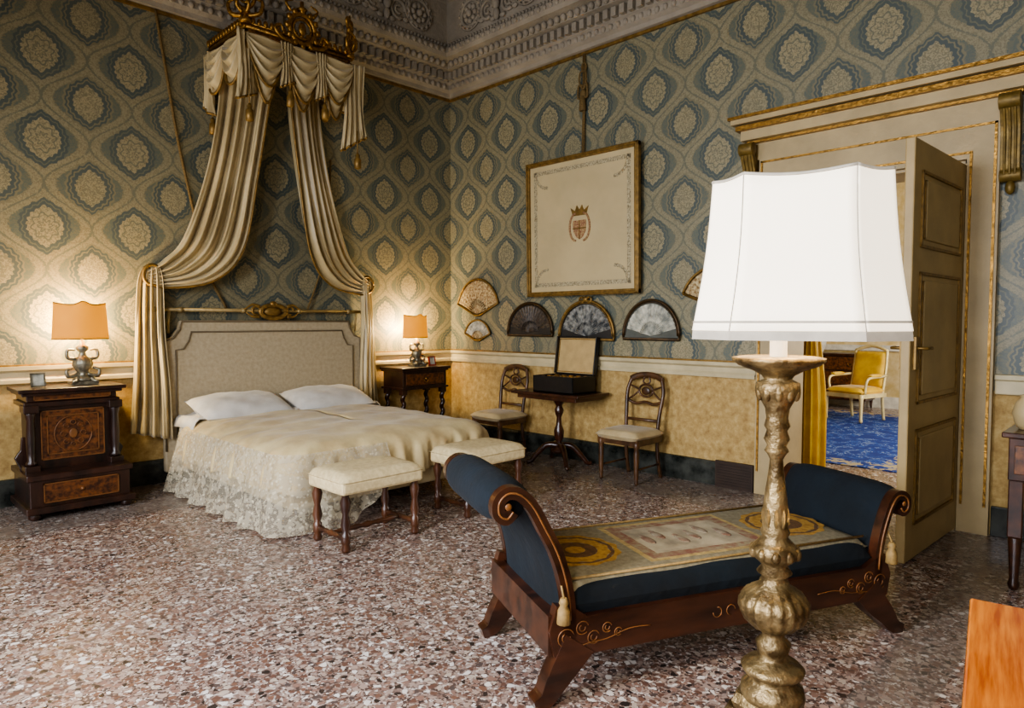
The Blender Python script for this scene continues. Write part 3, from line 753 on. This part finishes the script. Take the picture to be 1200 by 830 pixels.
# ---------------------------------------------------------------- wall picture
p=empty('framed_armorial_panel',(0,-2.215,2.535))
a=.755;h=.745;t=.05
f=B().at(-.07,0,0,ry=-1.0)
f.box(-.05,-a,-h,0,-a+t,h).box(-.05,a-t,-h,0,a,h).box(-.05,-a,-h,0,a,-h+t).box(-.05,-a,h-t,0,a,h)
f.box(-.062,-a+.012,-h+.012,-.05,-a+.03,h-.012).box(-.062,a-.03,-h+.012,-.05,a-.012,h-.012).box(-.062,-a+.012,-h+.012,-.05,a-.012,-h+.03).box(-.062,-a+.012,h-.03,-.05,a-.012,h-.012)
f.obj('frame',GOLDP,p,bevel=.006)
f=B().at(-.07,0,0,ry=-1.0); f.box(-.02,-a+.05,-h+.05,0,a-.05,h-.05); f.obj('silk_panel',PAPER,p)
f=B().at(-.07,0,0,ry=-1.0)
e=a-.105;g=h-.105;tt=.045
f.box(-.022,-e,-g,-.02,-e+tt,g).box(-.022,e-tt,-g,-.02,e,g).box(-.022,-e,-g,-.02,e,-g+tt).box(-.022,-e,g-tt,-.02,e,g)
for sy in (-1,1):
    for sz in (-1,1):
        for k in range(9):
            an=k*pi/16; f.sph((-.021,sy*(e-.19+.15*math.sin(an)),sz*(g-.04-.15*math.cos(an))),(.003,.02,.02),6,4)
f.obj('ornament_border',PAPER2,p)
f=B().at(-.07,0,-.0,ry=-1.0)
f.prism([(-.085,.05),(-.09,.02),(-.08,-.07),(-.04,-.13),(0,-.15),(.04,-.13),(.08,-.07),(.09,.02),(.085,.05)],'x',-.026,-.02)
for sy in (-1,1): f.torus((-.022,sy*.05,-.02),.085,.012,'x',-pi/2 if sy>0 else pi/2,pi/2 if sy>0 else 3*pi/2,n=12,seg=5,sz=1.7)
f.obj('crest_shield',CREST,p)
f=B().at(-.07,0,0,ry=-1.0); f.prism([(-.09,.10),(.09,.10),(.12,.19),(.06,.15),(.035,.21),(0,.16),(-.035,.21),(-.06,.15),(-.12,.19)],'x',-.026,-.02); f.box(-.028,-.006,-.15,-.026,.006,.05).box(-.028,-.09,-.04,-.026,.09,-.028); f.obj('crest_crown',GOLDP,p)
f=B()
f.sweep([(-.04,-.012,.74),(-.03,-.008,1.2),(-.03,-.01,1.8)],.009,6); f.sweep([(-.04,.012,.74),(-.03,.008,1.2),(-.03,.01,1.8)],.009,6)
f.sph((-.04,0,1.38),(.03,.04,.05)); f.torus((-.03,0,1.66),.03,.010,'x',sz=1.5)
for sy in (-1,1):
    f.sweep(cat([(-.04,0,1.42),(-.05,sy*.05,1.48),(-.05,sy*.06,1.34),(-.04,0,1.36)],4),.012,6)
    f.sweep(cat([(-.04,0,1.62),(-.05,sy*.04,1.60),(-.05,sy*.045,1.5),(-.04,0,1.46)],4),.009,6)
f.lathe([(.012,1.36),(.03,1.34),(.04,1.22),(.035,1.20)],-.05,0,8)
f.obj('hanging_cord',ROPE,p)

# ---------------------------------------------------------------- fans
def halfmoon(y,z,w,h,leaf,fmat,ornate=False,bk=None):
    p=empty('framed_fan',(0,y,z)); n=28
    def arc(k,zz=0): return [(k*w/2*math.cos(pi*i/n),zz+k*h*math.sin(pi*i/n)) for i in range(n+1)]
    f=B(); f.prism(arc(.97)+[(-w/2*.97,-.03),(w/2*.97,-.03)],'x',-.03,0); f.obj('case_back',bk or VELBK,p)
    f=B(); pts=[(-.04,q[0],q[1]) for q in arc(1)]; f.sweep(pts,.014,8); f.sweep([(-.04,w/2,0),(-.04,w/2,-.035),(-.04,-w/2,-.035),(-.04,-w/2,0)],.014,8)
    f.sweep([(-.045,q[0],q[1]) for q in arc(.94)],.005,6)
    if ornate:
        for sy in (-1,1): f.torus((-.045,sy*.05,h+.012),.03,.010,'x',n=14,seg=6)
        f.sph((-.045,0,h+.02),(.02,.03,.03))
    f.obj('frame',fmat,p)
    f=B()
    def fn(u,v):
        an=pi*(.07+.86*u); r=.40+.52*v; return (-.034-.004*math.sin(u*pi*36),r*w/2*.97*math.cos(an),r*h*.97*math.sin(an)+.0)
    f.sheet(fn,144,3,False); f.obj('fan_leaf',leaf,p)
    f=B()
    for i in range(19):
        an=pi*(.07+.86*i/18); f.sweep([(-.034,0,.0),(-.034,.42*w/2*.97*math.cos(an),.42*h*.97*math.sin(an))],[.004,.009],4)
    f.obj('fan_sticks',leaf,p)
def openfan(y,z,w,h,leaf):
    p=empty('open_fan',(0,y,z)); n=20
    a0,a1=.10*pi,.90*pi
    R=w/2/math.cos(a0); k=h/R
    out=[(R*math.cos(a0+(a1-a0)*i/n),k*R*math.sin(a0+(a1-a0)*i/n)) for i in range(n+1)]
    f=B(); f.prism(out+[(-.04,-.01),(.04,-.01)],'x',-.02,0); f.obj('case_back',BRONZ,p)
    f=B(); f.sweep([(-.03,q[0],q[1]) for q in out]+[(-.03,-.04,-.015),(-.03,.04,-.015),(-.03,out[0][0],out[0][1])],.013,8); f.obj('frame',GOLDP,p)
    f=B()
    def fn(u,v):
        an=a0+.04+(a1-a0-.08)*u; r=.42+.53*v; return (-.026-.004*math.sin(u*pi*28),r*R*math.cos(an),r*R*k*math.sin(an))
    f.sheet(fn,112,3,False); f.obj('fan_leaf',leaf,p)
    f=B()
    for i in range(15):
        an=a0+.04+(a1-a0-.08)*i/14; f.sweep([(-.026,0,.01),(-.026,.45*R*math.cos(an),.45*R*k*math.sin(an))],[.005,.01],4)
    f.obj('fan_sticks',FANL,p)
openfan(-.54,1.60,.74,.44,FANL); openfan(-.54,1.29,.46,.24,FANW)
halfmoon(-1.44,1.385,.70,.34,FAND,BRONZ); halfmoon(-2.26,1.355,.74,.375,FANB,GOLDP,True); halfmoon(-3.07,1.37,.64,.35,FANW,BRONZ,False,simple('case_backing_grey','55574E',.6))
openfan(-3.78,1.66,.72,.36,FANL)
p=empty('floor_vent',(0,-3.97,0)); f=B().box(-.06,-.18,.0,-.036,.18,.24); 
f.obj('grille_plate',simple('bronze_plate','3A2C22',.5,.3),p); f=B()
for i in range(8): f.box(-.064,-.16,.03+i*.025,-.058,.16,.034+i*.025)
f.obj('slats',simple('dark_bronze','2C221A',.5,.3),p)

# ---------------------------------------------------------------- DAYBED
db=empty('daybed',(-3.80,-5.05,0),-25)
Wd=.68
Lp=[(.09,.26,0),(.085,.40,0),(.062,.52,0),(.027,.62,0),(-.02,.71,0),(-.07,.80,0),(-.12,.85,0),(-.17,.86,0),(-.205,.83,0),(-.205,.785,0),(-.175,.765,0),(-.15,.79,0)]
Rp=[(1.70,.26,0),(1.705,.38,0),(1.72,.47,0),(1.745,.55,0),(1.775,.62,0),(1.81,.665,0),(1.85,.67,0),(1.88,.645,0),(1.88,.605,0),(1.855,.59,0),(1.835,.61,0)]
LP=cat(Lp,5);RP=cat(Rp,5)
f=B()
for y0,y1 in ((-.015,.03),(Wd-.03,Wd+.015)):
    f.ribbon(LP,.05,y0,y1); f.ribbon(RP,.045,y0,y1)
    f.prism([(.0,.30),(.03,.40),(.11,.38),(.16,.345),(1.62,.345),(1.68,.38),(1.74,.40),(1.78,.30),(1.76,.2),(1.7,.17),(1.6,.19),(.2,.19),(.10,.17),(.02,.2)],'y',y0,y1)
f.box(.0,0,.2,.05,Wd,.36).box(1.72,0,.2,1.77,Wd,.36).box(.05,.01,.22,1.72,Wd-.01,.30)
for y0,y1 in ((-.02,.05),(Wd-.05,Wd+.02)):
    f.ribbon(cat([(.13,.24,0),(.08,.17,0),(.03,.10,0),(-.01,.04,0),(-.06,.02,0)],5),[.15,.04],y0,y1)
    f.ribbon(cat([(1.64,.24,0),(1.69,.17,0),(1.76,.10,0),(1.81,.04,0),(1.87,.02,0)],5),[.15,.04],y0,y1)
f.obj('mahogany_frame',MWOOD,db,bevel=.006)
f=B()
for y in (-.017,Wd+.017):
    for P_ in (LP,RP): f.sweep([(q[0],y,q[1]) for q in P_[3:]],.0045,5)
    for cx,sg in ((.09,1),(1.69,-1)):
        for (dx,dz,r_) in ((-.02,.27,.035),(.05,.30,.026),(.10,.255,.026),(.16,.285,.02),(.21,.26,.016)):
            f.torus((cx+sg*dx,y,dz),r_,.0025,a0=.3,a1=5.5,n=14,seg=4)
            f.torus((cx+sg*dx,y,dz),r_*.5,.0025,a0=2,a1=6.5,n=10,seg=4)
        f.sweep(cat([(cx,y,.22),(cx+sg*.08,y,.235),(cx+sg*.16,y,.24),(cx+sg*.26,y,.265),(cx+sg*.36,y,.262)],4),.0025,4)
    for k in range(4): f.torus((.78+.07*k,y,.265),.022,.0022,a0=0 if k%2 else pi,a1=pi*1.5 if k%2 else pi*2.5,n=10,seg=4)
    f.sph((-.17,y,.81),(.014,.005,.014)); f.sph((1.855,y,.63),(.012,.005,.012))
f.obj('inlay',INL2,db)
f=B()
yA,yB=.03,Wd-.03
def uph(path,th):
    n=len(path)-1
    P=[Vector((q[0],q[1])) for q in path]
    for sd in (1,-1):
        def fn(u,v):
            i=int(round(v*n)); t=(P[min(n,i+1)]-P[max(0,i-1)]).normalized(); nn=Vector((-t.y,t.x))
            puff=(1-(2*u-1)**6)*.5+.5
            q=P[i]+nn*sd*th/2*puff; return (q.x,yA+(yB-yA)*u,q.y)
        f.sheet(fn,16,n)
uph(LP[:-8],.085); uph(RP[:-8],.08)
f.sweep([(-.155,yA,.80),(-.155,yB,.80)],.062,20); f.sweep([(1.845,yA,.625),(1.845,yB,.625)],.052,20)
f.obj('velvet_ends',VELV,db)
f=B()
f.pillow((.885,Wd/2,.385),(1.60,Wd-.01,.17),pw=16,seg=60,wr=.002); f.obj('velvet_mattress',VELV,db)
f=B()
f.pillow((.885,Wd/2,.432),(1.58,Wd-.05,.095),pw=24,seg=40); f.obj('tapestry_cover',TAPE,db)
ztop=.4805
f=B()
def ring(cx,cy,r0,r1,z,s=1):
    n=48; f.sheet(lambda u,v:(cx+s*(r0+(r1-r0)*v)*(1+.04*math.cos(u*2*pi*12)*v)*math.cos(2*pi*u),cy+(r0+(r1-r0)*v)*(1+.04*math.cos(u*2*pi*12)*v)*math.sin(2*pi*u),z),n,1)
for cx in (.28,1.44):
    ring(cx,.34,.175,.20,ztop); ring(cx,.34,.10,.155,ztop); ring(cx,.34,.0,.045,ztop)
f.obj('embroidered_medallions',TGOLD,db)
f=B()
for cx in (.28,1.44): ring(cx,.34,.155,.175,ztop-.0005); ring(cx,.34,.045,.10,ztop-.0005)
f.obj('embroidered_rings',simple('tapestry_brown','5E4326',.9,0,.3,40),db)
f=B()
f.box(.52,.09,ztop-.002,1.20,.59,ztop); f.obj('embroidered_panel_border',TCREAM,db)
f=B()
f.box(.545,.115,ztop-.001,1.175,.565,ztop+.0005); f.obj('embroidered_panel_band',simple('tapestry_rose','7A4E3E',.9,0,.3,30,hx2='8E8468'),db)
f=B()
f.box(.60,.17,ztop,1.12,.51,ztop+.001); f.obj('embroidered_panel',simple('tapestry_scene','857C68',.9,0,.3,9,hx2='B0A68C'),db)
f=B()
for k in range(6): f.sph((.66+.08*k,.34+.05*math.sin(k*2),ztop+.001),(.025,.06,.0015),10,4); f.sph((.66+.08*k,.34+.05*math.sin(k*2)+.06,ztop+.001),(.015,.02,.0015),8,4)
f.obj('embroidered_figures',TRED,db)
f=B()
for cy in (.04,Wd-.04): f.sweep([(.12,cy,.478),(1.66,cy,.478)],.006,5)
for x,z in ((.05,.44),(1.76,.46)):
    f.at(x,-.035,z); f.lathe([(.012,0),(.02,-.02),(.014,-.03),(.024,-.05),(.028,-.10),(.01,-.105)],0,0,10); f.sweep([(0,.03,.05),(0,0,0)],.005,5); f.M=Matrix.Identity(4)
f.obj('tassels_and_braid',simple('braid','8E7444',.7,0,.2,60),db)

# ---------------------------------------------------------------- FLOOR LAMP
lp=empty('floor_lamp',(-3.785,-5.925,0),-45.5)
pr=[(.085,.385),(.092,.40),(.088,.42),(.07,.435),(.06,.45),(.085,.465),(.09,.478),(.078,.49),(.045,.505),(.04,.516),(.045,.53),(.05,.553),(.032,.57),(.03,.59),(.06,.60),(.085,.625),(.098,.655),(.097,.68),(.08,.705),(.045,.727),(.04,.74),(.034,.752),(.05,.765),(.035,.785),(.05,.80),(.067,.815),(.068,.835),(.055,.85),(.035,.87),(.042,.885),(.035,.90),(.036,.95),(.03,1.0),(.022,1.06),(.018,1.10),(.026,1.115),(.034,1.125),(.026,1.14),(.036,1.16),(.028,1.185),(.036,1.198),(.03,1.222),(.034,1.25),(.05,1.28),(.063,1.305),(.06,1.325),(.038,1.335),(.045,1.346),(.07,1.36),(.11,1.375),(.127,1.388),(.128,1.398),(.10,1.402),(.03,1.40)]
f=B(); f.lathe(pr,0,0,72,flute=(18,.035,.60,.71))
f.obj('turned_column',SILV,lp)
f=B()
for k in range(10):
    a=2*pi*k/10
    f.sph((.062*math.cos(a),.062*math.sin(a),.825),(.014,.014,.018),8,6); f.sph((.052*math.cos(a),.052*math.sin(a),1.30),(.013,.013,.028),8,6); f.sph((.034*math.cos(a),.034*math.sin(a),.93),(.007,.007,.03),6,5)
for z0,z1,r0,r1 in ((.10,.14,.19,.19),(.14,.30,.16,.09),(.30,.33,.09,.105),(.33,.36,.105,.115),(.36,.388,.115,.10)):
    vs=[]
    for z,r_ in ((z0,r0),(z1,r1)):
        for k in range(3):
            a=pi/6+k*2*pi/3+ .0
            for da in (-.30,.30): vs.append((r_*math.cos(a+da),r_*math.sin(a+da),z))
    f.add(vs,[tuple(range(5,-1,-1)),tuple(range(6,12))]+[(i,(i+1)%6,6+(i+1)%6,6+i) for i in range(6)])
for k in range(3):
    a=pi/6+k*2*pi/3; c_,s_2=math.cos(a),math.sin(a)
    f.sweep(cat([(.10*c_,.10*s_2,.33),(.13*c_,.13*s_2,.26),(.15*c_,.15*s_2,.18),(.20*c_,.20*s_2,.10),(.23*c_,.23*s_2,.045),(.26*c_,.26*s_2,.06)],5),[.026,.033],8)
    f.sph((.20*c_,.20*s_2,.045),(.045,.045,.045)); f.sph((.09*math.cos(a+pi/3),.09*math.sin(a+pi/3),.22),(.04,.04,.06))
f.obj('pedestal_base',SILV,lp,bevel=.006)
f=B().lathe([(.024,1.395),(.024,1.62),(.02,1.63)],0,0,16); f.obj('candle_tube',CANDLE,lp)
off=.0534
def octo(h,c,z):
    P=[(-h+c,-h),(h-c,-h),(h,-h+c),(h,h-c),(h-c,h),(-h+c,h),(-h,h-c),(-h,-h+c)]
    rz=math.radians(-24)
    return [(off+x*math.cos(rz)-y*math.sin(rz),x*math.sin(rz)+y*math.cos(rz),z) for x,y in P]
f=B(); lv=[]
for i in range(9):
    t=i/8; h=.272+(-.048)*t-.007*math.sin(pi*t); lv.append(octo(h,.112*(1-.2*t),1.478+.417*t))
def shade_pt(k,s,t):
    i=t*8; i0=min(7,int(i)); fr_=i-i0
    A=Vector(lv[i0][k]).lerp(Vector(lv[i0+1][k]),fr_); C=Vector(lv[i0][(k+1)%8]).lerp(Vector(lv[i0+1][(k+1)%8]),fr_)
    p_=A.lerp(C,s); sc=math.sin(pi*s)*( .012 if k%2==0 else .006)
    if t>.99: p_.z-=sc
    return p_
for k in range(8): f.sheet(lambda u,v:shade_pt(k,u,v),12,8)
f.obj('lampshade',SHADE,lp,solid=.003)
f=B()
for k in range(8):
    f.sweep([shade_pt(k,0,i/8) for i in range(9)],.0022,5)
    f.sweep([shade_pt(k,i/12,1) for i in range(13)],.005,6)
    f.sweep([shade_pt(k,i/12,.055) for i in range(13)],.004,6)
    f.sheet(lambda u,v:(lambda P_:((P_.x-off)*1.006+off,P_.y*1.006,P_.z))(shade_pt(k,u,.055*v)-Vector((0,0,.025*(1-v)))),12,2)
f.obj('shade_trim',SHTRIM,lp)
f=B(); f.sph((0,0,1.68),(.035,.035,.05)); f.sweep([(0,0,1.62),(0,0,1.86)],.004,6); f.sweep([(-.17,0,1.86),(.27,0,1.86)],.003,5); f.obj('bulb',CANDLE,lp)
l=bpy.data.lights.new('lamp_light','POINT'); l.energy=32; l.color=(1,.78,.5); l.shadow_soft_size=.08
lo=bpy.data.objects.new('lamp_light',l); bpy.context.scene.collection.objects.link(lo); lo.parent=lp; lo.location=(0.02,0,1.74)

# ---------------------------------------------------------------- foreground table & writing desk
t=empty('side_table',(-3.56,-6.37,0),9)
f=B().box(-1.0,-.62,.722,0,0,.75); f.box(-.96,-.58,.62,-.04,-.04,.722)
for x in (-.93,-.07):
    for y in (-.55,-.07): f.box(x-.028,y-.028,0,x+.028,y+.028,.64)
f.obj('table_body',OWOOD,t,bevel=.006)
t=empty('writing_desk',(-.66,-6.50,0))
f=B().box(-.50,-.6,.86,.50,.42,.89).box(-.47,-.57,.62,.47,.39,.86)
for x in (-.44,.44):
    for y in (-.53,.35):
        f.box(x-.035,y-.035,.3,x+.035,y+.035,.62); f.lathe([(.02,0),(.03,.03),(.022,.06),(.034,.3)],x,y,12)
f.obj('desk_body',MWOOD,t,bevel=.006)
f=B().box(-.482,-.25,.66,-.47,.05,.82).box(-.482,-.55,.66,-.47,-.28,.82).box(-.482,.08,.66,-.47,.36,.82); f.obj('drawer_fronts',INLAY,t,bevel=.003)
f=B()
for y in (-.42,-.1,.22): f.torus((-.49,y,.74),.03,.006,'x',pi,2*pi)
f.obj('handles',GOLD,t)
t=empty('ceramic_jar',(-.95,-6.18,.891)); B().lathe([(.05,0),(.07,.03),(.085,.09),(.07,.15),(.045,.18),(.05,.195),(.03,.2)],0,0,20).obj('jar',CREAMW,t)

# ---------------------------------------------------------------- lights
def area(name,loc,rot,sx,sy,en,col):
    l=bpy.data.lights.new(name,'AREA'); l.shape='RECTANGLE'; l.size=sx; l.size_y=sy; l.energy=en; l.color=col
    o=bpy.data.objects.new(name,l); bpy.context.scene.collection.objects.link(o); o.location=loc; o.rotation_euler=[math.radians(a) for a in rot]; return o
for i,(a_,c_) in enumerate(ws):
    o=area('window_daylight',(XL-.02,(a_+c_)/2,2.05),(0,(-70,-55,-70)[i],0),2.9,1.15,(140,300,70)[i],(.90,.92,1.0))
    o.data.spread=math.radians(150)
area('window_daylight',(3.6,-7.1,2.4),(90,0,0),3.0,2.6,330,(1,.95,.88))
wd=bpy.data.worlds.new('world'); bpy.context.scene.world=wd; wd.use_nodes=True
wd.node_tree.nodes['Background'].inputs[0].default_value=(.6,.68,.85,1); wd.node_tree.nodes['Background'].inputs[1].default_value=.8
try:
    bpy.context.scene.view_settings.view_transform='AgX'
    bpy.context.scene.view_settings.look='AgX - Medium High Contrast'
except Exception as e: print(e)
# camera
cd=bpy.data.cameras.new('camera'); cd.sensor_width=36; cd.lens=23.61; cd.clip_start=.05
co=bpy.data.objects.new('camera',cd); bpy.context.scene.collection.objects.link(co)
co.location=(-5.72,-6.74,1.5); co.rotation_euler=(math.radians(90-2.69),0,math.radians(-45.5))
bpy.context.scene.camera=co
